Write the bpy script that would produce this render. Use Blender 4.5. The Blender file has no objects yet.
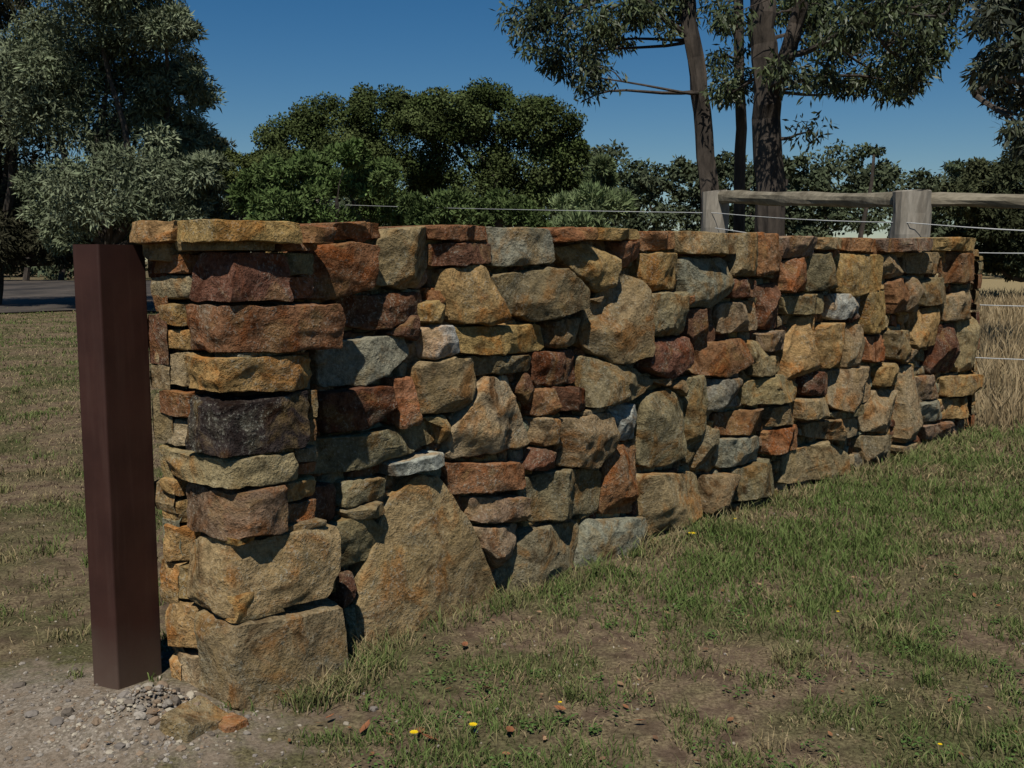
import bpy, math, random
import numpy as np
from mathutils import noise, Vector
random.seed(7); rng=np.random.default_rng(7)
F=1050.0; H=1.385; PITCH=math.atan(124/F); cp,sp=math.cos(PITCH),math.sin(PITCH)
scene=bpy.context.scene
# ---------------------------------------------------------------- camera geometry helpers (world layout survey)
def ray(px,py):
    x=px-512.0; v=384.0-py
    return np.array([x, F*cp+v*sp, v*cp-F*sp])
def at(px,py,Y):
    r=ray(px,py); t=Y/r[1]
    return np.array([r[0]*t,Y,H+r[2]*t])
A=np.array([-.561,3.615,0.0]); D=np.array([.665,.747,0.0]); D/=np.linalg.norm(D)
N=np.array([D[1],-D[0],0.0]); Zv=np.array([0,0,1.0]); O=np.array([0,0,H])
def on_face(px,py,w0):
    r=ray(px,py); t=(w0-(O-A)@N)/(r@N); p=O+r*t
    return (p-A)@D, p[2]
def on_end(px,py,u0):
    r=ray(px,py); t=(u0-(O-A)@D)/(r@D); p=O+r*t
    return (p-A)@N, p[2]
# ---------------------------------------------------------------- material helpers
def newmat(name):
    m=bpy.data.materials.new(name); m.use_nodes=True; nt=m.node_tree; nt.nodes.clear()
    return m,nt
class G:
    def __init__(s,nt): s.nt=nt
    def n(s,t,**k):
        nd=s.nt.nodes.new(t)
        for a,b in k.items():
            if a!='ins': setattr(nd,a,b)
        for i,v in k.get('ins',{}).items(): 
            if isinstance(v,bpy.types.NodeSocket): s.nt.links.new(v,nd.inputs[i])
            else: nd.inputs[i].default_value=v
        return nd
    def noise(s,vec,scale,detail=4,rough=.55,dist=0):
        return s.n('ShaderNodeTexNoise',ins={'Vector':vec,'Scale':scale,'Detail':detail,'Roughness':rough,'Distortion':dist}).outputs['Fac']
    def ramp(s,fac,stops):
        r=s.n('ShaderNodeValToRGB',ins={0:fac}); e=r.color_ramp.elements
        while len(e)<len(stops): e.new(.5)
        for i,(p,c) in enumerate(stops):
            e[i].position=p; e[i].color=(c,c,c,1) if not hasattr(c,'__len__') else (*c,1)
        return r.outputs[0]
    def mix(s,f,a,b,bt='MIX'):
        m=s.n('ShaderNodeMix',data_type='RGBA',blend_type=bt)
        for i,v in ((0,f),(6,a),(7,b)):
            if isinstance(v,bpy.types.NodeSocket): s.nt.links.new(v,m.inputs[i])
            else: m.inputs[i].default_value=v if i==0 else (*v,1) if len(v)==3 else v
        return m.outputs[2]
    def math(s,op,a,b=0.0):
        m=s.n('ShaderNodeMath',operation=op,ins={0:a,1:b}); return m.outputs[0]
    def out(s,bsdf,disp=None):
        o=s.n('ShaderNodeOutputMaterial'); s.nt.links.new(bsdf,o.inputs[0])
def stone_material():
    m,nt=newmat('sandstone'); g=G(nt)
    col=g.n('ShaderNodeAttribute',attribute_name='col')
    tc=g.n('ShaderNodeTexCoord'); seed=g.n('ShaderNodeAttribute',attribute_name='seed')
    off=g.n('ShaderNodeVectorMath',operation='MULTIPLY',ins={0:seed.outputs['Color'],1:(37,23,51)})
    v=g.n('ShaderNodeVectorMath',operation='ADD',ins={0:tc.outputs['Object'],1:off.outputs[0]}).outputs[0]
    big=g.n('ShaderNodeTexNoise',ins={'Vector':v,'Scale':6.0,'Detail':5.0,'Roughness':.66,'Distortion':.7})
    sb=g.n('ShaderNodeSeparateColor',ins={0:big.outputs['Color']})
    n1,n4,n6=sb.outputs[0],sb.outputs[1],sb.outputs[2]
    n2=g.noise(v,24,5,.68); n5=g.noise(v,85,3,.75)
    base=g.mix(1.0,col.outputs['Color'],g.ramp(n2,[(.30,.50),(.5,.98),(.70,1.35)]),'MULTIPLY')
    base=g.mix(g.ramp(n1,[(.50,0),(.62,.85)]),base,g.mix(1.0,base,(1.0,.66,.40),'MULTIPLY'))
    base=g.mix(g.ramp(n4,[(.53,0),(.62,.5)]),base,g.mix(.6,base,(.33,.225,.09)))
    base=g.mix(g.ramp(n6,[(.53,0),(.65,.6)]),base,g.mix(.65,base,(.165,.155,.105)))
    lich=g.ramp(n5,[(.55,0),(.63,.55)])
    base=g.mix(g.math('MULTIPLY',lich,g.ramp(n6,[(.42,0),(.55,1)])),base,(.30,.29,.235))
    base=g.mix(g.ramp(n4,[(.34,.8),(.44,0)]),base,g.mix(1.0,base,(.34,.28,.25),'MULTIPLY'))
    base=g.mix(1.0,base,g.ramp(n5,[(.3,.68),(.6,1.08)]),'MULTIPLY')
    h=g.math('ADD',g.math('MULTIPLY',n2,1.0),g.math('ADD',g.math('MULTIPLY',n5,.42),g.math('MULTIPLY',n1,1.2)))
    b=g.n('ShaderNodeBump',ins={'Strength':1.0,'Distance':.022,'Height':h})
    p=g.n('ShaderNodeBsdfDiffuse',ins={'Color':base,'Roughness':.6,'Normal':b.outputs[0]})
    g.out(p.outputs[0]); return m
def leaf_material(name,trans=.35,rough=.55,spec=.25):
    m,nt=newmat(name); g=G(nt)
    c=g.n('ShaderNodeAttribute',attribute_name='col').outputs['Color']
    p=g.n('ShaderNodeBsdfPrincipled',ins={'Base Color':c,'Roughness':rough}); p.inputs['Specular IOR Level'].default_value=spec
    g.out(p.outputs[0]); return m
def diffuse_attr(name):
    m,nt=newmat(name); g=G(nt); c=g.n('ShaderNodeAttribute',attribute_name='col').outputs['Color']
    g.out(g.n('ShaderNodeBsdfDiffuse',ins={'Color':c}).outputs[0]); return m
def simple(name,c1,c2,scale,rough=.85,bump=.4,dist=.01,stretch=(1,1,1),metal=0,spec=.3):
    m,nt=newmat(name); g=G(nt); tc=g.n('ShaderNodeTexCoord')
    v=g.n('ShaderNodeMapping',ins={0:tc.outputs['Object'],3:stretch}).outputs[0]
    n=g.noise(v,scale,5,.65); n2=g.noise(v,scale*6,3,.6)
    base=g.mix(g.ramp(n,[(.35,0),(.65,1)]),c1,c2)
    base=g.mix(1.0,base,g.ramp(n2,[(.3,.75),(.7,1.15)]),'MULTIPLY')
    b=g.n('ShaderNodeBump',ins={'Strength':bump,'Distance':dist,'Height':g.math('ADD',n,g.math('MULTIPLY',n2,.4))})
    p=g.n('ShaderNodeBsdfPrincipled',ins={'Base Color':base,'Roughness':rough,'Metallic':metal,'Normal':b.outputs[0]}); p.inputs['Specular IOR Level'].default_value=spec
    g.out(p.outputs[0]); return m
M_stone=stone_material()
M_leaf=diffuse_attr('foliage'); M_gum=leaf_material('gum_leaves',0,.5,.35); M_grass=diffuse_attr('grass_blades')
M_attr=diffuse_attr('attr_matte')
M_core=simple('mortar_dark',(.035,.025,.016),(.06,.042,.026),12)
M_bark=simple('bark',(.03,.024,.019),(.09,.072,.057),3,.95,.8,.05,(1,1,.25))
M_timber=simple('weathered_timber',(.18,.155,.12),(.32,.29,.24),5,.9,.6,.01,(1,1,.2))
M_rail=simple('weathered_rail',(.13,.11,.075),(.27,.235,.17),6,.9,.6,.01,(.25,1,1))
# ---------------------------------------------------------------- mesh helpers
def np_mesh(name,V,faces,mats,col=None,seed=None,smooth=False,mi=None,parent=None):
    me=bpy.data.meshes.new(name); V=np.asarray(V,dtype=np.float32)
    faces=[np.asarray(f,dtype=np.int32) for f in faces if len(f)]
    me.vertices.add(len(V)); me.vertices.foreach_set('co',V.ravel())
    loops=np.concatenate([f.ravel() for f in faces]); tot=np.concatenate([np.full(len(f),f.shape[1],np.int32) for f in faces])
    st=np.concatenate([[0],np.cumsum(tot)[:-1]]).astype(np.int32)
    me.loops.add(len(loops)); me.loops.foreach_set('vertex_index',loops)
    me.polygons.add(len(tot)); me.polygons.foreach_set('loop_start',st); me.polygons.foreach_set('loop_total',tot)
    for m in mats: me.materials.append(m)
    if mi is not None: me.polygons.foreach_set('material_index',np.asarray(mi,dtype=np.int32))
    me.polygons.foreach_set('use_smooth',np.full(len(tot),smooth))
    for nm,c in (('col',col),('seed',seed)):
        if c is not None:
            c=np.asarray(c,dtype=np.float32); c4=np.ones((len(V),4),np.float32); c4[:,:3]=c
            a=me.color_attributes.new(nm,'FLOAT_COLOR','POINT'); a.data.foreach_set('color',c4.ravel())
    me.update(calc_edges=True); me.validate()
    ob=bpy.data.objects.new(name,me); scene.collection.objects.link(ob)
    if parent: ob.parent=parent
    return ob
RT=rng.random((256,256))
def vn(x,y,s,o=0):
    x=np.asarray(x,float)/s+o*17.3; y=np.asarray(y,float)/s+o*31.7
    xi=np.floor(x).astype(int); yi=np.floor(y).astype(int); fx=x-xi; fy=y-yi
    fx=fx*fx*(3-2*fx); fy=fy*fy*(3-2*fy)
    a=RT[xi%256,yi%256]; b=RT[(xi+1)%256,yi%256]; c=RT[xi%256,(yi+1)%256]; d=RT[(xi+1)%256,(yi+1)%256]
    return (a*(1-fx)+b*fx)*(1-fy)+(c*(1-fx)+d*fx)*fy
def fn(x,y,s,o=0): return (vn(x,y,s,o)+.5*vn(x,y,s/2.1,o+1)+.25*vn(x,y,s/4.3,o+2))/1.75
def gz(x,y):
    x=np.asarray(x,float); y=np.asarray(y,float)
    near=np.exp(-((x)**2+(y-5)**2)/900)
    z=(fn(x,y,1.3,3)-.5)*.06*near+(fn(x,y,.25,5)-.5)*.016*near
    z+=.10*np.exp(-(((x+1.07)/.13)**2+((y-2.98)/.11)**2))+.03*np.exp(-(((x+1.35)/.3)**2+((y-3.05)/.25)**2))
    r=np.hypot(x,y); z+=np.clip((r-15)/60,0,1)**1.5*.5*(fn(x,y,30,9)-.35)
    return z
# ---------------------------------------------------------------- stones
SV=[];SQ=[];ST=[];SC=[];SS=[]; cnt=[0]
PAL={'t':(.29,.215,.115),'o':(.38,.25,.105),'r':(.27,.135,.065),'m':(.15,.075,.046),'d':(.045,.037,.032),'g':(.24,.235,.165),'l':(.42,.41,.35),'v':(.235,.195,.11),'b':(.35,.275,.16),'p':(.26,.18,.115)}
def addstone(V,Q,T,color):
    b=cnt[0]; V=np.asarray(V); SV.append(V); 
    if len(Q): SQ.append(np.asarray(Q)+b)
    if len(T): ST.append(np.asarray(T)+b)
    c=np.array(PAL[color])*(.80+.36*random.random()); c=c*(1+(rng.random(3)-.5)*.08)
    SC.append(np.tile(c,(len(V),1))); SS.append(np.tile(rng.random(3),(len(V),1))); cnt[0]+=len(V)
def chaikin(P,k):
    out=[]
    for i in range(len(P)):
        a=P[i];b=P[(i+1)%len(P)]; out.append(a*(1-k)+b*k); out.append(a*k+b*(1-k))
    return np.array(out)
def resample(P,n):
    Q=np.vstack([P,P[:1]]); L=np.r_[0,np.cumsum(np.linalg.norm(np.diff(Q,axis=0),axis=1))]
    s=np.linspace(0,L[-1],n+1)[:-1]; return np.c_[np.interp(s,L,Q[:,0]),np.interp(s,L,Q[:,1])]
def stone_poly(P,Or,U,Vv,Nn,proud,back,color,n=60,rings=(.12,.24,.36,.47,.57,.66,.74,.81,.87,.92,.96,.985,1.0),rough=1.0,edge=.007,steep=1.0):
    P=np.array(P,float); c=P.mean(0)
    area=.5*sum(P[i][0]*P[(i+1)%len(P)][1]-P[(i+1)%len(P)][0]*P[i][1] for i in range(len(P)))
    if area<0: P=P[::-1]
    size=math.sqrt(abs(area)); edge=min(edge,size*.1)
    B=resample(chaikin(P,.07),n); sd=random.random()*100
    for i in range(n):
        q=noise.noise(Vector((B[i][0]*14+sd,B[i][1]*14,sd)))*.011+noise.noise(Vector((B[i][0]*50+sd,B[i][1]*50,sd)))*.008
        dd=B[i]-c; B[i]+=dd/np.linalg.norm(dd)*q*min(1,size/.12)
    planes=[]
    for k in range(random.randint(3,6)):
        a=random.random()*6.283; s=random.uniform(.08,.7)*steep; d=random.uniform(0,.3)*size*(.4+s)
        planes.append((math.cos(a)*s,math.sin(a)*s,min(d,.012+s*d)))
    if steep>.9: planes.append((random.uniform(-.2,.2),random.uniform(.5,1.1),size*random.uniform(.24,.42)))
    verts=[]
    def z(p,r,bd):
        q=p-c; h=min([.012]+[a*q[0]+b*q[1]+k for a,b,k in planes]); h=max(h,-.03-size*.08)
        e=(1-r)*bd; w=edge
        if e<w: h-= w-math.sqrt(max(0,w*w-(w-e)**2))
        h+=rough*(noise.noise(Vector((p[0]*8+sd,p[1]*8,sd*2)))*.009+noise.noise(Vector((p[0]*24,p[1]*24+sd,sd)))*.0055-abs(noise.noise(Vector((p[0]*10,p[1]*14+sd,sd))))*.010)
        return proud+h
    def W(p,h): return Or+U*p[0]+Vv*p[1]+Nn*h
    verts.append(W(c,z(c,0,1)))
    for r in rings:
        for i in range(n):
            p=c+(B[i]-c)*r; verts.append(W(p,z(p,r,np.linalg.norm(B[i]-c))))
    for i in range(n):
        p=c+(B[i]-c)*.97; verts.append(W(p,-back))
    T=[(0,1+i,1+(i+1)%n) for i in range(n)]; Q=[]
    for k in range(len(rings)):
        a=1+k*n;b=a+n
        for i in range(n): j=(i+1)%n; Q.append((a+i,b+i,b+j,a+j))
    addstone(verts,Q,T,color)
def cube_grid(n):
    key={};V=[];Q=[]
    def vid(p):
        k=tuple(int(round(c*n)) for c in p)
        if k not in key: key[k]=len(V); V.append(p)
        return key[k]
    for ax in range(3):
        for s in (0,1):
            for i in range(n):
                for j in range(n):
                    c=[]
                    for (a,b) in ((i,j),(i+1,j),(i+1,j+1),(i,j+1)):
                        p=[0,0,0]; p[ax]=s; p[(ax+1)%3]=a/n; p[(ax+2)%3]=b/n; c.append(vid(tuple(p)))
                    Q.append(c if s else c[::-1])
    return np.array(V)*2-1,np.array(Q)
CG=cube_grid(26); CGs=cube_grid(10)
def block(u0,u1,w0,w1,z0,z1,color,small=False,rad=.006,tilt=.02,chop=7,amp=1.0):
    V0,Q=CGs if small else CG; h=np.array([u1-u0,w1-w0,z1-z0])/2; c=np.array([u0+u1,w0+w1,z0+z1])/2
    V1=np.sign(V0)*(1-(1-np.abs(V0))**1.15); P=V1*h; r=min(rad,h.min()*.4)
    q=np.clip(P,-(h-r),h-r); d=P-q; l=np.linalg.norm(d,axis=1,keepdims=True); P=q+d/np.maximum(l,1e-9)*r
    for k in range(chop):
        nn=rng.normal(size=3); ax=random.choice((0,1,2)); nn[ax]*=.35; nn=np.sign(nn)*np.maximum(np.abs(nn),.12); nn/=np.linalg.norm(nn)
        sup=np.abs(nn)@h; dd=sup*random.uniform(.80,.95); e=P@nn-dd; P=P-np.outer(np.maximum(e,0),nn)*.97
    for ax,sg in ((0,-1),(1,1)):
        for k in range(4):
            nn=rng.normal(size=3)*.2; nn[ax]=sg; nn/=np.linalg.norm(nn); dd=h[ax]-random.uniform(.0,.014)+np.abs(np.delete(nn,ax))@np.delete(h,ax)*random.uniform(0,.6)
            e=P@nn-dd; P=P-np.outer(np.maximum(e,0),nn)*.97
    sd=random.random()*50
    for i in range(len(P)):
        x=P[i]; nv=x/h; nv=np.sign(nv)*np.abs(nv)**3; nv=nv/(np.linalg.norm(nv)+1e-9)
        a=noise.noise(Vector(x*8+sd))*.011+noise.noise(Vector(x*24+sd))*.006-abs(noise.noise(Vector((x[0]*9+sd,x[1]*9,x[2]*16))))*.011
        P[i]=x+nv*a*amp*min(1,h.min()/.05)
    a,b,g=(rng.random(3)-.5)*2*tilt; g*=1.6
    Rx=np.array([[1,0,0],[0,1,-a],[0,a,1]]);Ry=np.array([[1,0,b],[0,1,0],[-b,0,1]]);Rz=np.array([[1,-g,0],[g,1,0],[0,0,1]])
    P=P@(Rx@Ry@Rz).T+c
    W=A+np.outer(P[:,0],D)+np.outer(P[:,1],N)+np.outer(P[:,2],Zv)
    addstone(W,Q[:,::-1],[],color)
S='''r 328,222 386,221 385,238 330,240
t 380,243 392,229 432,226 435,262 425,290 377,285
r 433,225 492,226 493,240 436,240
m 434,243 497,242 498,264 436,266
g 494,226 550,228 557,262 502,266 496,245
r 555,228 585,228 586,240 557,242
o 586,228 640,229 640,240 588,240
r 642,231 680,231 680,250 645,252
t 682,231 738,234 736,255 684,254
t 742,234 762,234 761,276 736,276
r 764,234 781,234 780,272 764,276
p 783,236 818,237 815,255 784,258
t 820,238 845,238 845,249 820,250
r 848,237 880,238 880,252 848,251
p 882,238 925,238 922,251 884,253
o 928,238 980,238 978,251 930,250
r 300,248 345,242 374,246 371,288 330,302 298,298 296,268
o 447,270 486,266 505,318 498,325 452,323
v 501,276 560,268 583,290 582,308 540,322 512,312
o 558,248 590,242 617,258 613,285 600,295 575,272
m 344,297 430,292 433,312 390,332 348,326
r 619,242 643,240 643,256 628,268 619,262
t 622,270 644,282 648,355 618,364 585,346 588,310
o 645,254 679,252 680,288 648,292
g 684,258 728,258 731,295 712,308 690,306
v 648,294 686,291 688,335 650,338
o 450,327 548,325 551,350 500,355 455,352
l 422,328 447,325 455,352 430,360
t 552,322 582,318 580,345 554,348
g 325,342 412,335 416,355 370,385 328,387
m 324,392 392,384 397,406 370,430 330,435
r 395,378 415,376 419,424 402,428
t 421,362 474,358 476,382 465,412 422,415
b 487,378 513,376 524,415 537,445 452,460 455,430
m 539,352 581,350 583,384 541,386
v 585,356 640,370 660,382 640,400 590,409 586,380
m 650,342 690,336 694,365 672,378 648,370
m 690,310 720,308 722,343 702,350 692,335
p 722,305 760,300 763,330 725,334
r 704,345 750,338 754,362 730,378 699,374
m 558,388 587,388 586,410 560,412
v 300,443 362,436 440,418 447,443 360,472 302,478
l 392,464 445,452 447,465 395,478
r 450,465 522,462 526,488 455,498
v 346,482 388,477 391,497 347,512
v 312,532 370,515 383,530 372,560 345,572
t 423,477 444,478 470,520 506,590 500,607 420,640 376,648 353,648 362,590 385,520 400,495
p 475,499 525,496 527,520 478,524
t 557,420 612,412 615,450 600,468 560,467
l 616,406 642,406 643,440 618,444
r 612,447 645,444 641,515 607,515
v 646,402 670,388 688,400 687,455 662,470 647,466
v 525,482 560,470 610,472 605,514 540,524 527,516
v 503,578 530,530 590,524 580,578 548,596 512,598
g 592,522 650,518 654,548 620,566 583,572
t 645,475 705,472 711,515 650,542
p 476,528 524,525 505,572 485,548
t 708,478 736,474 733,510 712,516
v 738,470 775,460 779,492 738,503
v 688,380 706,376 708,425 698,464 690,462
g 708,380 745,378 746,408 710,412
t 748,382 785,374 801,385 798,400 750,406
r 722,414 770,408 772,432 725,437
g 722,441 762,436 767,462 724,470
v 700,425 719,428 720,471 702,471
r 770,432 803,424 801,450 772,456
t 789,455 830,440 855,455 857,474 788,486
t 773,408 797,402 804,420 774,428
m 765,285 781,283 783,328 768,330
o 803,318 818,316 820,368 790,382 790,352
p 765,334 790,330 788,350 766,352
t 752,342 764,340 766,355 786,356 787,373 757,377
m 730,279 762,280 762,298 733,298
r 783,262 803,258 808,290 785,293
v 806,256 838,252 840,287 810,292
o 842,254 880,256 876,290 850,298 842,290
t 786,296 828,294 826,314 790,314
l 832,294 864,294 862,318 834,320
o 866,292 891,290 892,330 867,334
t 883,256 905,255 904,276 884,282
r 893,282 907,278 905,312 895,314
t 910,278 922,275 921,312 908,312
t 907,253 945,252 942,274 910,274
v 925,280 946,277 947,302 928,306
r 948,254 979,253 977,280 950,284
o 918,314 940,306 940,345 918,348
t 945,300 974,288 974,318 948,322
o 823,325 845,322 845,365 824,368
t 848,325 863,325 864,365 848,368
r 868,337 890,334 892,362 870,362
t 834,372 878,365 879,400 850,412 832,408
o 881,368 900,362 900,385 882,387
m 805,370 830,373 828,395 805,395
t 797,400 830,397 828,417 799,420
t 865,415 884,390 899,390 897,433 868,433
b 902,370 915,365 921,440 902,444
t 894,330 915,330 914,362 896,360
p 920,378 944,374 945,398 922,402
m 936,328 960,322 958,372 934,374
t 962,320 976,316 975,370 962,372
o 948,377 979,374 977,394 950,398
g 922,405 945,400 947,420 924,424
o 948,400 978,396 978,418 950,420
t 808,424 838,420 862,418 862,436 842,441 810,438
v 865,437 898,435 895,460 868,463
t 900,447 920,442 920,452 902,458
p 925,426 976,420 976,432 928,440
m 286,490 342,484 345,520 300,533
r 535,391 555,389 556,414 537,416
t 538,418 555,418 556,444 541,448
m 540,450 556,450 556,468 530,472
t 345,512 380,500 384,512 352,520
m 344,575 358,572 358,600 346,612
v 348,610 357,605 352,645 346,650
v 456,357 536,355 536,372 480,376 458,374
t 584,412 612,404 611,409 585,416
v 832,414 862,404 862,415 840,420
m 850,300 864,322 850,323
t 905,347 916,350 915,362 905,362
v 655,545 705,520 712,518 706,535 660,555
v 738,506 778,496 785,490 786,498 745,515
o 424,305 446,300 450,322 426,324
m 391,335 419,315 421,340
t 427,418 450,415 452,440 448,446 440,420
r 440,290 446,300 440,312
t 683,380 686,398 676,388
t 591,300 605,296 600,305
m 530,372 538,390 536,412 522,392
t 655,380 684,377 668,386
r 697,294 685,298 690,306'''
for ln in S.split('\n'):
    c,*pts=ln.split(); pp=[tuple(map(float,q.split(','))) for q in pts]
    P=[on_face(x,y,.02) for x,y in pp]
    P=np.array(P); ce=P.mean(0); big=len(pp)>9
    P=ce+(P-ce)*1.012; P+= (np.array([[random.uniform(-.004,.004) for _ in (0,1)] for _ in P]) if not big else 0)
    top=P[:,1].min()>1.38
    stone_poly(P,A,D,Zv,N,(random.uniform(.012,.058) if not big else .025)+(.02 if top else 0),.33 if top else .14,c,rough=.8 if big else 1.0,steep=.3 if big else 1.0)
def filler(u0,u1,z0,z1,w,nrm,orig,U,seed,proud=0.0,big=1.0):
    random.seed(seed); z=z0
    while z<z1-.02:
        hh=min(random.uniform(.035,.08)*big,z1-z); u=u0-random.random()*.1
        while u<u1:
            ww=random.uniform(.05,.17)*big; j=lambda s:random.uniform(-s,s)
            P=[(u+.004+j(.008),z+.004+j(.01)),(u+ww*.5,z+j(.012)),(u+ww-.004+j(.008),z+.004+j(.01)),(u+ww-.004+j(.012),z+hh+j(.01)),(u+ww*.5,z+hh+j(.012)),(u+.004+j(.012),z+hh-.004+j(.01))]
            P=[(min(max(a,u0-.01),u1+.01),min(b,z1)) for a,b in P]
            if max(p[0] for p in P)-min(p[0] for p in P)>.03:
                stone_poly(P,orig,U,Zv,nrm,proud+random.uniform(-.03,.012),.10,random.choice('ttoorrmvvggbp'),n=24,rings=(.4,.7,.88,.97,1.0),edge=.006,steep=.8)
            u+=ww
        z+=hh
TH=-.30
filler(-.28,6.5,-.03,1.44,0,N,A-N*.046,D,11)
filler(-.58,6.5,-.03,1.40,0,-N,A+N*(TH+.03),D,12,.02,2.2)
filler(TH+.02,.0,-.03,1.42,0,D,A+D*6.52,N,13,.0,1.5)
random.seed(21)
u=-.2
while u<6.45:
    w=random.uniform(.22,.45); block(u,min(u+w-.01,6.56),TH-.01,-.02,1.40,1.475+random.uniform(-.01,.015),random.choice('torrvb'),small=True); u+=w
UC=-.605; WC=.19; WB=-.262
def fu(px,py): return on_face(px,py,WC)[0]
def ew(px,py): return on_end(px,py,UC)[0]
def zc(py): return on_face(238,py,WC)[1]
courses=[(252,303,290,186,'m'),(306,356,345,180,'r'),(359,397,320,182,'o'),(400,459,316,190,'d'),(461,493,299,166,'b'),(495,546,290,177,'p'),(547,626,342,184,'t'),(628,722,346,198,'t')]
for (yt,yb,xr,xl,c) in courses:
    z1=zc(yt)-.002; z0=zc(yb)+.002; ym=(yt+yb)/2
    ua=fu(xr,ym); wb=ew(xl,ym)
    if z0<.03: z0=-.06
    block(UC-.01-random.uniform(-.014,.014),ua,max(wb,WB+.03),WC+.01+random.uniform(-.012,.014),z0,z1,c,tilt=.02)
    if wb-WB>.06:
        if z1-z0>.11:
            zm=z0+(z1-z0)*random.uniform(.4,.62)
            block(UC+.015,UC+.3,WB,wb-.008,z0,zm-.005,random.choice('oob'),small=True)
            block(UC+.0,UC+.3,WB+.02,wb-.008,zm+.003,z1,random.choice('oor'),small=True)
        else: block(UC+.01,UC+.3,WB,wb-.008,z0,z1,random.choice('ob'),small=True)
    if -.24-ua>.05:
        zm=z0+(z1-z0)*random.uniform(.4,.62)
        block(ua+.006,-.245,-.02,WC-.055,z0,zm-.003,random.choice('tmr'),small=True)
        block(ua+.006,-.25,-.02,WC-.04,zm+.003,z1,random.choice('tov'),small=True)
block(UC-.015,-.42,-.10,WC+.005,zc(251),zc(241),'t',small=True); block(-.42,-.26,-.05,WC-.01,zc(251),zc(241),'r',small=True)
block(UC-.02,UC+.3,WB,-.11,zc(262),zc(241),'o',small=True)
for (x0,x1,y0,y1) in ((215,250,354,361),(250,300,354,359),(255,300,457,463),(200,240,542,549),(290,330,541,548),(240,290,622,628),(200,225,600,628)):
    block(fu(max(x0,238),y0),fu(max(x1,262),y0),.05,WC-.012,zc(y1),zc(y0),random.choice('tov'),small=True,rad=.005)
block(UC-.055,-.36,-.02,WC+.045,zc(242),zc(220),'o',tilt=.012,chop=4); block(-.352,-.215,-.02,WC+.03,zc(243),zc(222),'r',tilt=.012,chop=4)
block(UC-.05,-.20,WB-.02,-.03,zc(243),zc(219),'o',tilt=.012,chop=4)
block(-.84,-.66,.12,.24,-.02,.065,'t',small=True,tilt=.3); block(-.72,-.63,.2,.28,-.02,.04,'r',small=True,tilt=.3)
V=np.vstack(SV)
wall=np_mesh('stone_wall',V,[np.vstack(ST),np.vstack(SQ)],[M_stone],np.vstack(SC),np.vstack(SS),smooth=True)
try: wall.data.set_sharp_from_angle(angle=math.radians(26))
except Exception as e: print(e)
def wbox(name,u0,u1,w0,w1,z0,z1,mat,parent=None):
    c=[(a,b,z) for z in (z0,z1) for a,b in ((u0,w0),(u1,w0),(u1,w1),(u0,w1))]
    Vb=[A+D*a+N*b+Zv*z for a,b,z in c]
    return np_mesh(name,Vb,[[(0,1,2,3),(4,7,6,5),(0,4,5,1),(1,5,6,2),(2,6,7,3),(3,7,4,0)]],[mat],parent=parent)
wbox('core',-.35,6.44,TH+.07,-.10,-.1,1.41,M_core,wall); wbox('pier_core',UC+.09,-.32,WB+.08,WC-.10,-.1,1.40,M_core,wall)
# ---------------------------------------------------------------- steel post
def steel_post():
    import bmesh
    a=np.array([-1.240,3.17]); f=np.array([.40,.917]); l=np.array([-.917,.40]); wf,wl=.200,.105
    bm=bmesh.new(); P=[a,a+f*wf,a+f*wf+l*wl,a+l*wl]
    lo=[bm.verts.new((p[0],p[1],-.05)) for p in P]; hi=[bm.verts.new((p[0],p[1],1.432)) for p in P]
    bm.faces.new(lo); bm.faces.new(hi[::-1])
    for i in range(4): bm.faces.new((lo[i],hi[i],hi[(i+1)%4],lo[(i+1)%4]))
    bmesh.ops.recalc_face_normals(bm,faces=bm.faces)
    ve=[e for e in bm.edges if abs((e.verts[0].co-e.verts[1].co).z)>1]
    bmesh.ops.bevel(bm,geom=ve,offset=.008,segments=4,affect='EDGES',profile=.5)
    top=[x for x in bm.faces if x.normal.z>.9][0]
    bmesh.ops.inset_region(bm,faces=[top],thickness=.006)
    ex=bmesh.ops.extrude_face_region(bm,geom=[top])
    vs=[x for x in ex['geom'] if isinstance(x,bmesh.types.BMVert)]
    bmesh.ops.translate(bm,verts=vs,vec=(0,0,-.5))
    me=bpy.data.meshes.new('steel_post'); bm.to_mesh(me); bm.free()
    m,nt=newmat('oxide_painted_steel'); g=G(nt); tc=g.n('ShaderNodeTexCoord'); v=tc.outputs['Object']
    n=g.noise(v,5,5,.65); vs_=g.n('ShaderNodeMapping',ins={0:v,3:(1,1,.08)}).outputs[0]; st=g.noise(vs_,30,3,.6)
    b=g.mix(g.ramp(n,[(.35,0),(.65,1)]),(.036,.014,.010),(.052,.021,.015)); b=g.mix(g.ramp(st,[(.5,0),(.72,.25)]),b,(.09,.05,.038))
    sz=g.n('ShaderNodeSeparateXYZ',ins={0:v}).outputs[2]
    dust=g.ramp(g.math('ADD',sz,g.math('MULTIPLY',n,.3)),[(.12,.6),(.42,0)])
    b=g.mix(dust,b,(.16,.12,.09))
    p=g.n('ShaderNodeBsdfPrincipled',ins={'Base Color':b,'Roughness':.6}); p.inputs['Specular IOR Level'].default_value=.3; g.out(p.outputs[0])
    me.materials.append(m)
    ob=bpy.data.objects.new('steel_post',me); scene.collection.objects.link(ob)
steel_post()
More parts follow.
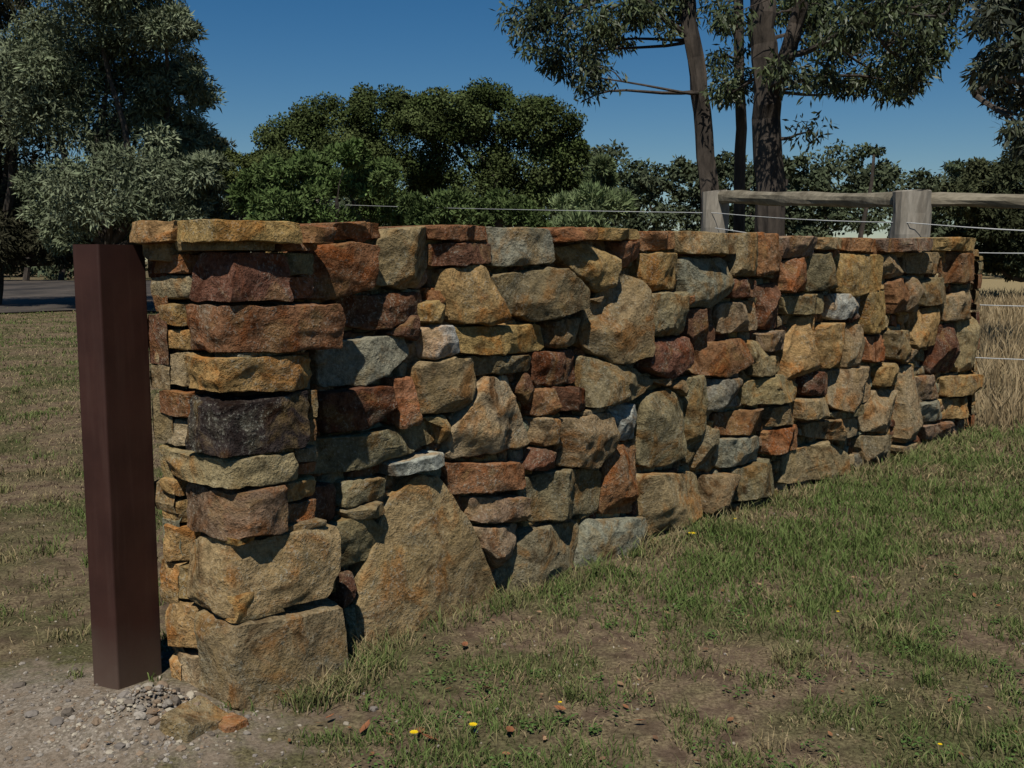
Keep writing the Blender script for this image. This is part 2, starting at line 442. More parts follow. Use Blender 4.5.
# ---------------------------------------------------------------- ground
def ground():
    s=np.linspace(-1,1,361); k=np.sign(s)*(np.abs(s)*14+ (np.abs(s)**7)*900)
    X,Y=np.meshgrid(k,k+5,indexing='ij'); X=X.ravel();Y=Y.ravel(); n=361
    Vg=np.c_[X,Y,gz(X,Y)]; i=np.arange(n-1); I,J=np.meshgrid(i,i,indexing='ij'); a=(I*n+J).ravel()
    m,nt=newmat('ground_soil_grass'); g=G(nt); tc=g.n('ShaderNodeTexCoord'); v=tc.outputs['Object']
    n1=g.noise(v,1.1,4,.6,.3); n2=g.noise(v,9,5,.65); n3=g.noise(v,80,4,.72); n4=g.noise(v,.25,2,.5)
    soil=g.mix(g.ramp(n2,[(.35,0),(.65,1)]),(.10,.070,.048),(.20,.145,.102))
    straw=g.mix(g.ramp(n3,[(.4,0),(.6,1)]),(.11,.085,.048),(.25,.20,.115))
    green=g.mix(g.ramp(n3,[(.4,0),(.65,1)]),(.045,.052,.02),(.105,.115,.045))
    b=g.mix(g.ramp(n2,[(.42,0),(.58,.75)]),soil,straw); b=g.mix(g.ramp(n1,[(.46,0),(.60,.75)]),b,green)
    sx=g.n('ShaderNodeSeparateXYZ',ins={0:v})
    dx=g.math('DIVIDE',g.math('ADD',sx.outputs[0],1.55),1.0); dy=g.math('DIVIDE',g.math('SUBTRACT',sx.outputs[1],2.95),.55)
    r=g.math('SQRT',g.math('ADD',g.math('MULTIPLY',dx,dx),g.math('MULTIPLY',dy,dy)))
    gm=g.ramp(g.math('ADD',r,g.math('MULTIPLY',g.math('SUBTRACT',n2,.5),1.6)),[(.6,1),(1.15,0)])
    vor=g.n('ShaderNodeTexVoronoi',ins={'Vector':v,'Scale':110})
    grav=g.mix(g.ramp(vor.outputs['Color'],[(.2,0),(.8,1)]),(.18,.15,.115),(.35,.30,.24))
    grav=g.mix(g.ramp(n2,[(.40,.8),(.6,0)]),grav,(.23,.18,.13))
    b=g.mix(gm,b,grav)
    far=g.ramp(g.math('ADD',g.math('MULTIPLY',sx.outputs[0],.05),g.math('MULTIPLY',n4,.3)),[(.30,0),(.5,1)])
    far=g.math('MULTIPLY',far,g.ramp(g.math('MULTIPLY',sx.outputs[1],.05),[(.42,0),(.5,1)]))
    b=g.mix(far,b,(.28,.22,.12))
    b=g.mix(1.0,b,g.ramp(n3,[(.3,.62),(.65,1.15)]),'MULTIPLY')
    h=g.math('ADD',n2,g.math('MULTIPLY',n3,.6))
    bp=g.n('ShaderNodeBump',ins={'Strength':.8,'Distance':.03,'Height':h})
    g.out(g.n('ShaderNodeBsdfDiffuse',ins={'Color':b,'Roughness':.5,'Normal':bp.outputs[0]}).outputs[0])
    np_mesh('ground',Vg,[np.c_[a,a+n,a+n+1,a+1]],[m],smooth=True)
    M=simple('dirt_road_shade_tinted',(.022,.018,.015),(.10,.080,.062),.5,.95,.4,.02,(1,.35,1))  # dirt road sheet; shade under the left trees is painted into its dark colour
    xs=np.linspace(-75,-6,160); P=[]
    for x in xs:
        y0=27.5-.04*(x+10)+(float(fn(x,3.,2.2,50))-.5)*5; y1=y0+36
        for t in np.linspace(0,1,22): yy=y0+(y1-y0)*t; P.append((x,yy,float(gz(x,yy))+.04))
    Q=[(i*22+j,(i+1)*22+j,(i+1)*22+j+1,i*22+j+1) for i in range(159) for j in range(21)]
    np_mesh('dirt_road_painted_shade',P,[Q],[M],smooth=True)
ground()
# ---------------------------------------------------------------- grass
def blades(name,X,Y,h,w,lean,col,Z=None):
    n=len(X); Z=gz(X,Y) if Z is None else Z; th=rng.random(n)*6.283; ph=rng.random(n)*6.283
    wx=np.cos(th)*w/2; wy=np.sin(th)*w/2; lx=np.cos(ph)*lean*h; ly=np.sin(ph)*lean*h; hz=h*np.sqrt(np.clip(1-lean**2*.7,.05,1))
    P=np.zeros((n,5,3)); P[:,0]=np.c_[X-wx,Y-wy,Z-.005]; P[:,1]=np.c_[X+wx,Y+wy,Z-.005]
    P[:,2]=np.c_[X-wx*.8+lx*.35,Y-wy*.8+ly*.35,Z+hz*.6]; P[:,3]=np.c_[X+wx*.8+lx*.35,Y+wy*.8+ly*.35,Z+hz*.6]; P[:,4]=np.c_[X+lx,Y+ly,Z+hz]
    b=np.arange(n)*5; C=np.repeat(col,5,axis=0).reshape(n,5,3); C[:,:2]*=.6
    return np_mesh(name,P.reshape(-1,3),[np.c_[b,b+1,b+3,b+2],np.c_[b+2,b+3,b+4]],[M_grass],C.reshape(-1,3))
n=360000; Y=2.0*np.exp(rng.random(n)*math.log(15)); X=(rng.random(n)*2-1)*.60*Y
cx=(fn(X,Y,.11,21)); 
uu=(X-A[0])*D[0]+(Y-A[1])*D[1]; ww=(X-A[0])*N[0]+(Y-A[1])*N[1]
green=fn(X,Y,.8,11)*.5+fn(X,Y,.22,14)*.5
strip=np.exp(-((ww-.5)/.7)**2)*np.clip((uu-.6)/1.5,0,1)
dens=np.clip((cx-.42)*4.5,.08,1)*np.clip((green-.40)*6,.14,1)+strip*.9+np.clip((Y-4.5)/5,0,.4)
rr=np.hypot((X+1.55)/1.0,(Y-2.95)/.55)+(fn(X,Y,.15,33)-.5)*1.2
keep=(rng.random(n)<dens)&(rr>.95)
inside=((uu>-.33)&(uu<6.5)&(ww<.0)&(ww>TH-.05))|((uu>-.6)&(uu<-.24)&(ww<WC)&(ww>WB))
keep&=~inside
field=(uu>6.45)&(ww<.3)&(X>.3*Y)
X,Y,green,strip,uu,ww,field,cx=[a[keep] for a in (X,Y,green,strip,uu,ww,field,cx)]; n=len(X)
gm=np.clip((green-.47)*6+strip*1.0+.0+rng.normal(size=n)*.38,0,1); gm[field]*=.1
gr=np.array([.080,.122,.032]); gr2=np.array([.14,.172,.060]); st=np.array([.36,.285,.16]); br=np.array([.18,.125,.075])
k=rng.random((n,1)); G1=gr*k+gr2*(1-k); k=rng.random((n,1)); S1=st*k+br*(1-k)
col=(G1*gm[:,None]+S1*(1-gm[:,None]))*(.75+.5*rng.random((n,1)))
h=(.010+.032*rng.random(n)**1.5)*(.6+.8*gm)+strip*.065*rng.random(n)*np.clip((cx-.3)*3,0.2,1.6)
h*=np.clip(Y/6,1,1.6)
lean=np.where(gm<.4,.75+.25*rng.random(n),.35+.55*rng.random(n))
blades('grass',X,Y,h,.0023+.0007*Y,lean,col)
tx=[];ty=[];tg=[];hh=[]
for i in range(340):
    y=2.1*math.exp(random.random()*1.8); x=random.uniform(-.55,.6)*y
    u_=(x-A[0])*D[0]+(y-A[1])*D[1]; w_=(x-A[0])*N[0]+(y-A[1])*N[1]
    if w_<.05 and w_>TH-.1 and u_>-.4: continue
    if w_<WC+.05 and w_>WB-.05 and -.7<u_<-.2: continue
    if math.hypot((x+1.55)/1.0,(y-2.95)/.55)<1.1: continue
    k=random.randint(25,90); r=random.uniform(.02,.06); a=rng.normal(size=(k,2))*r
    tx+=list(x+a[:,0]);ty+=list(y+a[:,1]);tg+=[random.random()]*k; hh+=list((.03+.055*random.random())*(.5+.7*rng.random(k)))
for i in range(150):
    if i<110: u_=random.uniform(-.1,6.6); w_=random.uniform(.04,.14)
    elif i<135: u_=random.uniform(-.45,-.2); w_=WC+random.uniform(.03,.1)
    else: u_=random.uniform(-.24,0); w_=random.uniform(.05,.3)
    p=A+D*u_+N*w_; k=random.randint(20,50); a=rng.normal(size=(k,2))*.035
    tx+=list(p[0]+a[:,0]);ty+=list(p[1]+a[:,1]);tg+=[random.choice((.1,.5,.8))]*k; hh+=list((.04+.08*random.random())*(.4+.8*rng.random(k)))
tx=np.array(tx);ty=np.array(ty);tg=np.clip(np.array(tg)[:,None]*1.2+rng.normal(size=(len(tx),1))*.2,0,1)
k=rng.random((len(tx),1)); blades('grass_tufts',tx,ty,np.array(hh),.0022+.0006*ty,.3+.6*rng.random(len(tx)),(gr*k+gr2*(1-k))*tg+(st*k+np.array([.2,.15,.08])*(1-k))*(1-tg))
n=50000; u_=6.7+rng.random(n)**1.7*30; w_=.3-rng.random(n)*16
Xd=A[0]+D[0]*u_+N[0]*w_; Yd=A[1]+D[1]*u_+N[1]*w_
kp=Xd>.28*Yd; Xd=Xd[kp];Yd=Yd[kp]; n=len(Xd)
k=rng.random((n,1)); cd=np.array([.36,.28,.165])*k+np.array([.24,.175,.095])*(1-k)
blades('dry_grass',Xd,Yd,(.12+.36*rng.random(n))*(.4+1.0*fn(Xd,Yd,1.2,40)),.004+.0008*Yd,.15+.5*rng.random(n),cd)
def weeds():
    P=[];C=[]
    for i in range(230):
        y=2.3*math.exp(random.random()*1.4); x=random.uniform(-.2,.6)*y
        w_=(x-A[0])*N[0]+(y-A[1])*N[1]
        if w_<.12: continue
        if fn(x,y,.8,11)<.45 and random.random()<.5: continue
        z0=float(gz(x,y)); R=random.uniform(.02,.07)
        for j in range(random.randint(16,44)):
            a=random.random()*6.283; r=R*random.random()**.5; s=random.uniform(.004,.009); zz=z0+random.uniform(.006,.026); t=random.random()*6.28
            c=np.array([x+math.cos(a)*r,y+math.sin(a)*r,zz]); e1=np.array([math.cos(t),math.sin(t),random.uniform(-.4,.4)])*s; e2=np.array([-math.sin(t),math.cos(t),random.uniform(-.4,.4)])*s*.6
            P+=[c-e1,c+e2,c+e1,c-e2]; cc=np.array([.075,.125,.035])*random.uniform(.7,1.4); C+=[cc]*4
    b=np.arange(len(P)//4)*4; np_mesh('weed_clumps',P,[np.c_[b,b+1,b+2,b+3]],[M_grass],C)
weeds()
def ico():
    import bmesh
    bm=bmesh.new(); bmesh.ops.create_icosphere(bm,subdivisions=2,radius=1); V=np.array([v.co[:] for v in bm.verts]); T=np.array([[v.index for v in f.verts] for f in bm.faces]); bm.free(); return V,T
IV,IT=ico()
def pebbles():
    P=[];T=[];C=[];k=0
    for i in range(2900):
        if i<2300:
            x=-1.5+random.gauss(0,.5); y=2.92+random.gauss(0,.3)
            if i%2==0: x=-1.07+random.gauss(0,.12); y=2.95+random.gauss(0,.10)
        else: y=2.2*math.exp(random.random()*1.2); x=random.uniform(-.6,.6)*y
        u_=(x-A[0])*D[0]+(y-A[1])*D[1]; w_=(x-A[0])*N[0]+(y-A[1])*N[1]
        if (w_<WC and w_>WB and -.6<u_<-.2) or (w_<0.02 and u_>-.2 and w_>TH-.1): continue
        s=min(.019,.0028*math.exp(random.gauss(0,.65))+.0012)
        if i>=2300: s=min(s,.006)
        V=IV*np.array([s*random.uniform(.8,1.4),s*random.uniform(.7,1.1),s*random.uniform(.5,.9)])*(1+rng.normal(size=(42,1))*.12)
        a=random.random()*6.28; R=np.array([[math.cos(a),-math.sin(a),0],[math.sin(a),math.cos(a),0],[0,0,1]])
        P.append(V@R.T+np.array([x,y,float(gz(x,y))+s*.2])); T.append(IT+k*42); k+=1
        c=np.array(random.choice([(.34,.30,.25),(.24,.21,.18),(.40,.35,.27),(.26,.19,.13),(.18,.15,.12)]))*random.uniform(.7,1.1); C.append(np.tile(c,(42,1)))
    np_mesh('gravel',np.vstack(P),[np.vstack(T)],[M_attr],np.vstack(C))
pebbles()
def litter():
    P=[];C=[];Q=[]
    def leaf(x,y,s,c,up=.012):
        a=random.random()*6.28; d=np.array([math.cos(a),math.sin(a),random.uniform(-.2,.3)]); e=np.array([-math.sin(a),math.cos(a),0])
        o=np.array([x,y,float(gz(x,y))+up]); b=len(P)
        for t,w,z in ((-1,0,.1),(-.4,.42,.0),(.35,.38,.02),(1,0,.25),(.35,-.38,.3),(-.4,-.42,.28)): P.append(o+d*t*s+e*w*s+np.array([0,0,z*s])); C.append(c)
        P.append(o+np.array([0,0,-.05*s])); C.append(np.array(c)*.8)
        for i in range(6): Q.append((b+i,b+(i+1)%6,b+6))
    for i in range(420):
        y=2.25*math.exp(random.random()*1.0); x=random.uniform(-.5,.6)*y
        w_=(x-A[0])*N[0]+(y-A[1])*N[1]
        if w_<.1 : continue
        leaf(x,y,random.uniform(.005,.016),np.array(random.choice([(.25,.12,.06),(.33,.21,.12),(.17,.10,.06)]))*random.uniform(.7,1.2))
    for (px,py,s) in ((365,735,.03),(430,745,.03),(487,695,.025),(510,735,.028),(390,742,.02),(465,650,.022),(730,675,.022),(330,725,.02),(600,700,.015),(420,738,.026),(560,715,.02),(640,725,.02)):
        r=ray(px,py); t=-H/r[2]; leaf(r[0]*t,r[1]*t,s,np.array((.28,.12,.06)),.02)
    np_mesh('fallen_leaves',P,[Q],[M_attr],C)
    P=[];C=[];Q=[]
    for (px,py) in ((692,535),(414,735),(473,727),(735,520),(940,745),(838,610),(560,705)):
        r=ray(px,py); t=-(H-.03)/r[2]; c=np.array([r[0]*t,r[1]*t,0]); z=float(gz(c[0],c[1]))+.035; R=.014 if py>600 else .022
        if (px,py) in ((735,520),(940,745),(838,610),(560,705)): R*=.5
        b=len(P); P.append([c[0],c[1],z]); C.append((.55,.35,.01))
        for i in range(20):
            a=i/20*6.283; rr=R*(1 if i%2 else .72); P.append([c[0]+math.cos(a)*rr,c[1]+math.sin(a)*rr,z+.004]); C.append((.75,.55,.02))
        for i in range(20): Q.append((b,b+1+i,b+1+(i+1)%20))
        b=len(P); P+= [[c[0]-.001,c[1],z-.04],[c[0]+.001,c[1],z-.04],[c[0],c[1],z]]; C+=[(.08,.12,.03)]*3; Q.append((b,b+1,b+2))
    np_mesh('yellow_flowers',P,[Q],[M_attr],C)
litter()
# ---------------------------------------------------------------- trees
def tube(pts,rad,ns=8):
    pts=[np.array(p,float) for p in pts]; V=[];Q=[]
    for i,p in enumerate(pts):
        t=pts[min(i+1,len(pts)-1)]-pts[max(i-1,0)]; t/=np.linalg.norm(t)+1e-9
        a=np.cross(t,[0.3,1,0.1]); a/=np.linalg.norm(a); b=np.cross(t,a)
        for k in range(ns):
            an=k/ns*6.283; V.append(p+(a*math.cos(an)+b*math.sin(an))*rad[i]*(1+.1*math.sin(an*3+i)))
    for i in range(len(pts)-1):
        for k in range(ns): j=(k+1)%ns; Q.append((i*ns+k,i*ns+j,(i+1)*ns+j,(i+1)*ns+k))
    return np.array(V),np.array(Q)
def bend(p0,p1,r0,r1,seg=7,wob=.06,sag=0):
    p0=np.array(p0,float);p1=np.array(p1,float);L=np.linalg.norm(p1-p0); pts=[];rad=[]
    o1=rng.normal(size=3)*wob*L; o2=rng.normal(size=3)*wob*.4*L
    for i in range(seg+1):
        t=i/seg; pts.append(p0+(p1-p0)*t+o1*math.sin(t*math.pi)+o2*math.sin(t*2*math.pi)+np.array([0,0,-sag*math.sin(t*math.pi)*L])); rad.append(r0+(r1-r0)*t**.8)
    return pts,rad
def leaves(cen,rad,n,L,W,droop,cols,outw=.6,shell=.45,varc=.35,dome=False):
    k=len(cen); idx=np.repeat(np.arange(k),n); m=len(idx)
    d=rng.normal(size=(m,3)); d/=np.linalg.norm(d,axis=1,keepdims=True)
    r=rng.random(m)**shell; p=cen[idx]+d*r[:,None]*rad[idx]
    ax=d*outw+rng.normal(size=(m,3))*.6; ax[:,2]-=droop; ax/=np.linalg.norm(ax,axis=1,keepdims=True)
    ref=rng.normal(size=(m,3))
    if dome: ref=d+np.array([0,0,.5])+ref*.45
    s=np.cross(ax,ref); s/=np.linalg.norm(s,axis=1,keepdims=True)+1e-9
    l=L*(.6+.8*rng.random(m))[:,None]; w=W*(.6+.8*rng.random(m))[:,None]
    P=np.stack([p,p+ax*l*.45+s*w*.5,p+ax*l,p+ax*l*.45-s*w*.5],1)
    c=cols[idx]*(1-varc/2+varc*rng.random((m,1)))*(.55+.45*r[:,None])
    return P.reshape(-1,3),np.repeat(c,4,axis=0)
def build_tree(name,tubes,lv,lc,mat=None):
    V=[];Q=[];k=0;mi=[];C=[]
    for p,r in tubes:
        v,q=tube(p,r); V.append(v);Q.append(q+k);k+=len(v);mi+=[0]*len(q);C.append(np.full((len(v),3),.1))
    b=np.arange(len(lv)//4)*4+k; V.append(lv);Q.append(np.c_[b,b+1,b+2,b+3]);mi+=[1]*len(b);C.append(lc)
    return np_mesh(name,np.vstack(V),[np.vstack(Q)],[M_bark,mat or M_leaf],np.vstack(C),mi=mi)
def subclumps(lobes,m,f=(.28,.42),zmin=-.5,front=True):
    cen=[];rad=[];sh=[]
    for (c,r) in lobes:
        c=np.array(c);r=np.array(r) if hasattr(r,'__len__') else np.array([r,r,r])
        for j in range(m):
            d=rng.normal(size=3); d/=np.linalg.norm(d)
            while d[2]<zmin or (front and d[1]>.45): d=rng.normal(size=3); d/=np.linalg.norm(d)
            q=random.uniform(.55,1.0); cen.append(c+d*r*q); R=r.mean()*random.uniform(*f); rad.append([R*1.15,R*1.15,R*.8]); sh.append(random.uniform(.6,1.35))
    return np.array(cen),np.array(rad),np.array(sh)
def lobe_tree(name,lobes_px,Yd,base_px,color,m=16,n=260,L=.16,W=.07,droop=.1,trunk=.22,f=(.28,.42),jit=1.2,color2=None,zmin=-.5,shell=.45,dome=False,outw=.6):
    lobes=[]
    for (x,y,r) in lobes_px:
        yy=Yd+random.uniform(-jit,jit); lobes.append((at(x,y,yy),np.array([1.1,1.1,.9])*r/F*yy))
    cen,rad,sh=subclumps(lobes,m,f,zmin)
    base=at(base_px,300,Yd); base[2]=-.1; tubes=[]
    top=np.mean([l[0] for l in lobes],axis=0); fork=base+(top-base)*.35; fork[2]=max(fork[2],.8)
    tubes.append(bend(base,fork,trunk,trunk*.8,5,.03))
    for c,r in lobes: tubes.append(bend(fork,c,trunk*.55,trunk*.12,6,.06))
    cols=np.array(color)[None,:]*sh[:,None]
    if color2 is not None:
        t=rng.random((len(sh),1)); cols=cols*(1-t)+np.array(color2)*t*sh[:,None]
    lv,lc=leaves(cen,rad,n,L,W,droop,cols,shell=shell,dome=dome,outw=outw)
    return build_tree(name,tubes,lv,lc)
wc=(.055,.075,.025); wc2=(.085,.105,.040)
lobe_tree('wattle_tree',[(300,145,34),(335,130,32),(385,118,34),(350,160,36),(300,190,35),(410,140,38),(390,185,42),(275,165,20)],36,350,wc,m=26,n=380,L=.095,W=.062,color2=wc2,trunk=.2,dome=True,shell=.3,outw=.1)
lobe_tree('wattle_tree',[(450,125,34),(500,118,36),(540,130,34),(470,165,46),(530,165,44),(558,155,24),(555,195,28),(490,200,44),(430,120,26)],34,500,wc,m=26,n=380,L=.095,W=.062,color2=wc2,trunk=.25,dome=True,shell=.3,outw=.1)
lobe_tree('bush_tree',[(215,190,24),(240,172,20),(262,192,28),(205,215,25),(250,222,32),(222,160,12)],32,230,(.075,.09,.03),m=16,n=280,L=.10,W=.05,color2=(.10,.12,.042),trunk=.12,dome=True,shell=.35,outw=.2)
lobe_tree('shrub',[(262,195,24),(290,178,26),(340,172,28),(375,182,22),(330,205,32),(280,215,28),(388,208,25),(352,155,12),(310,165,14)],24,330,(.080,.122,.038),m=22,n=190,L=.12,W=.042,droop=-.3,color2=(.125,.17,.062),trunk=.06,zmin=-.9)
lobe_tree('shrub',[(450,212,18),(490,208,18),(520,214,14),(430,222,18),(470,226,20),(540,226,18),(415,206,10)],20,480,(.07,.10,.034),m=14,n=170,L=.11,W=.038,droop=-.3,color2=(.10,.135,.05),trunk=.05)
lobe_tree('shrub',[(592,205,18),(600,182,12),(602,168,7),(575,212,16),(615,208,14),(585,232,22)],16,592,(.12,.16,.07),m=16,n=170,L=.12,W=.024,droop=-.6,color2=(.19,.23,.11),trunk=.04)
lobe_tree('she_oak_tree',[(110,20,54),(70,50,54),(145,55,44),(172,95,34),(105,100,50),(60,130,48),(140,145,46),(185,150,30),(205,178,22),(100,190,50),(62,200,40),(150,195,40),(190,212,28),(90,-30,60),(140,-10,42),(70,235,28),(115,238,30),(40,80,40),(165,30,24)],27,100,(.135,.16,.092),m=22,n=290,L=.17,W=.040,droop=.15,color2=(.20,.225,.14),trunk=.24,f=(.28,.42),zmin=-.8,shell=.45)
lobe_tree('dark_tree',[(10,40,50),(-20,100,60),(15,150,45),(0,205,46),(25,240,34),(-60,60,80),(-80,160,80),(25,-10,45),(20,100,38),(-20,250,40),(60,250,24),(100,255,22)],31,-10,(.05,.052,.03),m=16,n=240,L=.2,W=.055,droop=.5,color2=(.075,.072,.045),trunk=.3)
lobe_tree('dark_tree',[(185,150,28),(208,150,18),(175,70,22),(190,105,22),(185,190,30)],33,190,(.055,.06,.035),m=12,n=180,L=.16,W=.05,droop=.3,trunk=.2)
def treeline():
    prof=[(-500,120),(-200,130),(0,150),(130,200),(200,190),(560,160),(590,142),(620,140),(650,156),(690,152),(740,152),(790,150),(850,144),(880,148),(905,172),(930,162),(965,154),(1000,158),(1060,140),(1300,130),(1600,120)]
    xs=np.array([p[0] for p in prof]);ys=np.array([p[1] for p in prof]); lobes=[]
    x=-500
    while x<1600:
        Yd=random.uniform(62,85); ty=np.interp(x,xs,ys)+random.uniform(-3,14); r=random.uniform(12,24); y=ty+r
        while y<(276 if (x<150 or x>950) else 240):
            lobes.append((at(x+random.uniform(-12,12),y,Yd),np.array([1.15,1.0,.85])*r/F*Yd)); y+=r*1.2; r*=random.uniform(.98,1.15)
        x+=random.uniform(14,24)
    cen,rad,sh=subclumps(lobes,7,(.35,.55)); t=rng.random((len(sh),1))
    cols=(np.array([.065,.082,.045])*(1-t)+np.array([.095,.11,.065])*t)*sh[:,None]  # leaf colours paled slightly, distance haze painted in
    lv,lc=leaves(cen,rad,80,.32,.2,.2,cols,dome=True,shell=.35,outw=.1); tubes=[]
    for i in range(60):
        x=-500+35*i; p=at(x,285,70+random.uniform(-8,10)); p[2]=-.3; q=p+np.array([random.uniform(-1,1),0,random.uniform(5,8)]); tubes.append(bend(p,q,.2,.08,5,.05))
    build_tree('distant_trees',tubes,lv,lc)
treeline()
lobe_tree('dark_tree',[(985,185,24),(1030,180,34),(955,205,22),(1000,225,34),(1060,220,50),(1040,250,34),(975,240,22),(1090,170,50),(1005,262,24),(980,262,16),(1030,268,20)],34,1040,(.045,.052,.027),m=16,n=220,L=.15,W=.07,color2=(.065,.072,.036),trunk=.22,dome=True)
def gum(name,trunks,clumps,Yd,col,col2,n=115,L=.15,W=.042,cr=.42,jit=1.6):
    tubes=[];joints=[]
    for pts,r0,r1 in trunks:
        P=[at(x,y,Yd+dy) for x,y,dy in pts]
        if pts[0][1]>200: P[0][2]=-.1
        Q=[]
        for i in range(len(P)-1):
            for t in np.linspace(0,1,5)[:-1]: Q.append(P[i]*(1-t)+P[i+1]*t+rng.normal(size=3)*.02)
        Q.append(P[-1]); R=list(np.linspace(r0,r1,len(Q))); tubes.append((Q,R)); joints+=Q[5:]
    J=np.array(joints); cen=[];rad=[];sh=[]
    for (x,y,r,k) in clumps:
        yy=Yd+random.uniform(-jit,jit); c=at(x,y,yy); rw=r/F*yy
        d=np.linalg.norm(J-c,axis=1)+np.maximum(0,J[:,2]-c[2]-.3)*1.5; j=J[np.argmin(d)]
        bp,br=bend(j,c,.04,.012,7,.07,-.04); tubes.append((bp,br))
        for q in range(k):
            dd=rng.normal(size=3)*np.array([.5,.5,.42]); e=c+dd*rw; cen.append(e); z=random.uniform(.6,1.1); rad.append([cr*z,cr*z,cr*.75*z]); sh.append(random.uniform(.55,1.4))
            if q%2==0: tubes.append(bend(bp[random.randint(3,7)],e+np.array([0,0,cr*.3]),.014,.005,5,.1,-.06))
    cen=np.array(cen);rad=np.array(rad);sh=np.array(sh); t=rng.random((len(sh),1))
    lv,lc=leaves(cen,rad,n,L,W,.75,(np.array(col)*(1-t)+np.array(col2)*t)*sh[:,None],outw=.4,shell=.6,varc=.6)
    build_tree(name,tubes,lv,lc,M_gum)
ec=(.05,.068,.026); ec2=(.09,.11,.046)
gum('gum_tree',[([(714,290,0),(710,200,0),(703,110,.1),(692,40,.2),(684,-30,.3),(670,-140,.4)],.19,.13),([(692,40,.2),(650,5,0),(610,-20,-.4),(570,-40,-.6)],.07,.03),([(742,290,1),(740,150,1),(739,60,1),(738,-60,1)],.12,.09)],
 [(530,42,20,5),(560,20,26,7),(580,50,22,6),(600,78,14,3),(555,62,14,4),(518,22,10,2),(600,15,26,7),(635,5,24,6),(540,0,20,4),(575,-10,26,6),(650,20,22,5),(665,-10,26,6),(700,-10,26,5),(620,35,14,3),(680,15,14,3),(720,10,26,5),(560,-60,50,10),(640,-70,60,12),(700,-90,60,12),(725,60,12,3),(585,100,8,1)],20,ec,ec2)
gum('gum_tree',[([(768,290,0),(770,200,0),(768,120,0),(765,60,0),(762,0,0),(755,-100,0)],.27,.2),([(768,110,0),(784,60,-.3),(800,10,-.6),(815,-60,-1)],.16,.10),([(784,60,-.3),(815,45,-.8),(850,30,-1.2),(890,10,-1.5)],.06,.03)],
 [(740,88,14,4),(755,20,26,5),(800,20,30,7),(830,50,26,7),(860,25,30,8),(900,15,34,9),(935,25,26,7),(875,70,24,7),(905,60,24,7),(850,88,16,4),(820,80,18,4),(895,92,12,3),(930,60,18,5),(950,5,20,5),(835,0,34,9),(880,-20,40,9),(780,-10,40,7),(725,95,12,3),(810,132,9,1),(800,-70,60,14),(880,-80,60,14),(945,-40,50,9),(775,75,14,3)],18.5,ec,ec2)
gum('gum_tree',[([(1130,300,0),(1115,150,0),(1090,0,0),(1080,-120,0)],.25,.15),([(1100,60,0),(1050,85,0),(1000,78,-.3),(975,95,-.4)],.07,.02),([(1110,120,0),(1060,40,0),(1010,20,0)],.07,.03)],
 [(1010,20,24,8),(1000,55,18,5),(992,82,15,4),(1030,50,30,10),(1022,100,22,7),(1015,132,16,4),(985,10,12,2),(1035,-10,40,12),(1060,60,40,12),(1060,130,36,10),(1100,20,50,12),(975,70,9,1),(1005,-10,30,8)],15,(.04,.048,.025),(.07,.078,.042),n=95,cr=.32)
# ---------------------------------------------------------------- timber fence with wires
fence=bpy.data.objects.new('timber_fence',None); scene.collection.objects.link(fence)
def part(name,pts,rad,mat,ns=14,cap=True):
    v,q=tube(pts,rad,ns); v=list(v); T=[]
    if cap:
        for e,o in ((0,0),(len(pts)-1,(len(pts)-1)*ns)):
            c=len(v); v.append(np.array(pts[e]))
            for k in range(ns): T.append((o+k,o+(k+1)%ns,c))
    return np_mesh(name,v,[T,q],[mat],parent=fence,smooth=False)
def post(px,Yd,r,topy,name):
    p=at(px,topy,Yd); pts=[];rad=[]
    for i in range(13):
        z=-.3+(p[2]+.3)*i/12; pts.append([p[0]+random.uniform(-.004,.004),p[1],z]); rad.append(r*random.uniform(.96,1.03))
    rad.append(r*.93); pts.append([p[0],p[1],p[2]+.012]); part(name,pts,rad,M_timber,18); return p
post(715,12.3,.15,192,'post_1'); post(911,9.6,.168,192,'post_2'); post(1150,9.0,.16,188,'post_3'); post(320,25.2,.12,200,'post_4')
def rail(a,b,ra,rb,name):
    pts,rad=bend(a,b,ra,rb,14,.004); rad=[r*random.uniform(.93,1.06) for r in rad]; part(name,pts,rad,M_rail,12)
rail(at(722,197,12.2),at(898,200,9.7),.075,.068,'rail_1'); rail(at(925,200,9.6),at(1160,204,9.0),.062,.068,'rail_2')
mw,ntw=newmat('fence_wire'); gw=G(ntw); gw.out(gw.n('ShaderNodeBsdfPrincipled',ins={'Base Color':(.5,.5,.48,1),'Roughness':.5}).outputs[0])
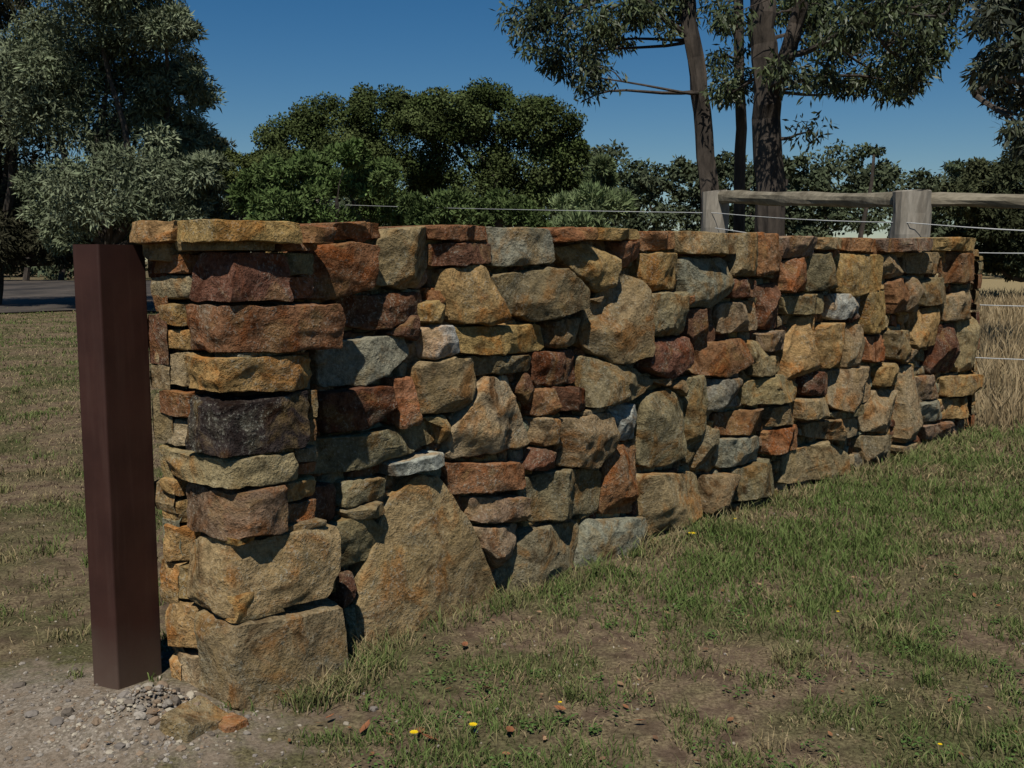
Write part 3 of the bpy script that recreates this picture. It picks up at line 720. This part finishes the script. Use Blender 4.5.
def wire(pts,nm,r=.0045):
    P=[at(*p) for p in pts]; Q=[]
    for i in range(len(P)-1):
        for t in np.linspace(0,1,9)[:-1]: Q.append(P[i]*(1-t)+P[i+1]*t+np.array([0,0,-.02*math.sin(t*math.pi)]))
    Q.append(P[-1]); part(nm,Q,[r]*len(Q),mw,5,False)
wire([(320,204,25.1),(715,213,12.1),(911,223,9.4),(1150,234,8.8)],'wire_1')
wire([(715,228,12.1),(911,251,9.4),(1150,251,8.8)],'wire_2'); wire([(715,262,12.1),(911,302,9.4),(1150,306,8.8)],'wire_3'); wire([(715,295,12.1),(911,354,9.4),(1150,361,8.8)],'wire_4')
# ---------------------------------------------------------------- light
el=math.radians(54); S2=np.array([-.12,-1.0]); S2/=np.linalg.norm(S2); az=math.atan2(S2[0],S2[1])
sd=Vector((S2[0]*math.cos(el),S2[1]*math.cos(el),math.sin(el)))
sun=bpy.data.lights.new('sun','SUN'); sun.energy=4.2; sun.angle=math.radians(.5); sun.color=(1,.95,.86)
so=bpy.data.objects.new('sun',sun); scene.collection.objects.link(so); so.rotation_euler=sd.to_track_quat('Z','Y').to_euler()
w=bpy.data.worlds.new('World'); scene.world=w; w.use_nodes=True; nt=w.node_tree
sky=nt.nodes.new('ShaderNodeTexSky'); sky.sky_type='NISHITA'; sky.sun_disc=False; sky.sun_elevation=el; sky.sun_rotation=az; sky.air_density=1.0; sky.dust_density=0.0; sky.ozone_density=5.0
hs=nt.nodes.new('ShaderNodeHueSaturation'); hs.inputs['Saturation'].default_value=1.32
nt.links.new(sky.outputs[0],hs.inputs['Color']); nt.links.new(hs.outputs[0],nt.nodes['Background'].inputs[0]); nt.nodes['Background'].inputs[1].default_value=.052
cam=bpy.data.cameras.new('camera'); cam.sensor_width=36; cam.lens=36*F/1024; cam.clip_end=3000; cam.clip_start=.05
co=bpy.data.objects.new('camera',cam); scene.collection.objects.link(co); co.location=(0,0,H); co.rotation_euler=(math.pi/2-PITCH,0,0); scene.camera=co
scene.view_settings.view_transform='Standard'; scene.view_settings.look='None'; scene.view_settings.exposure=0
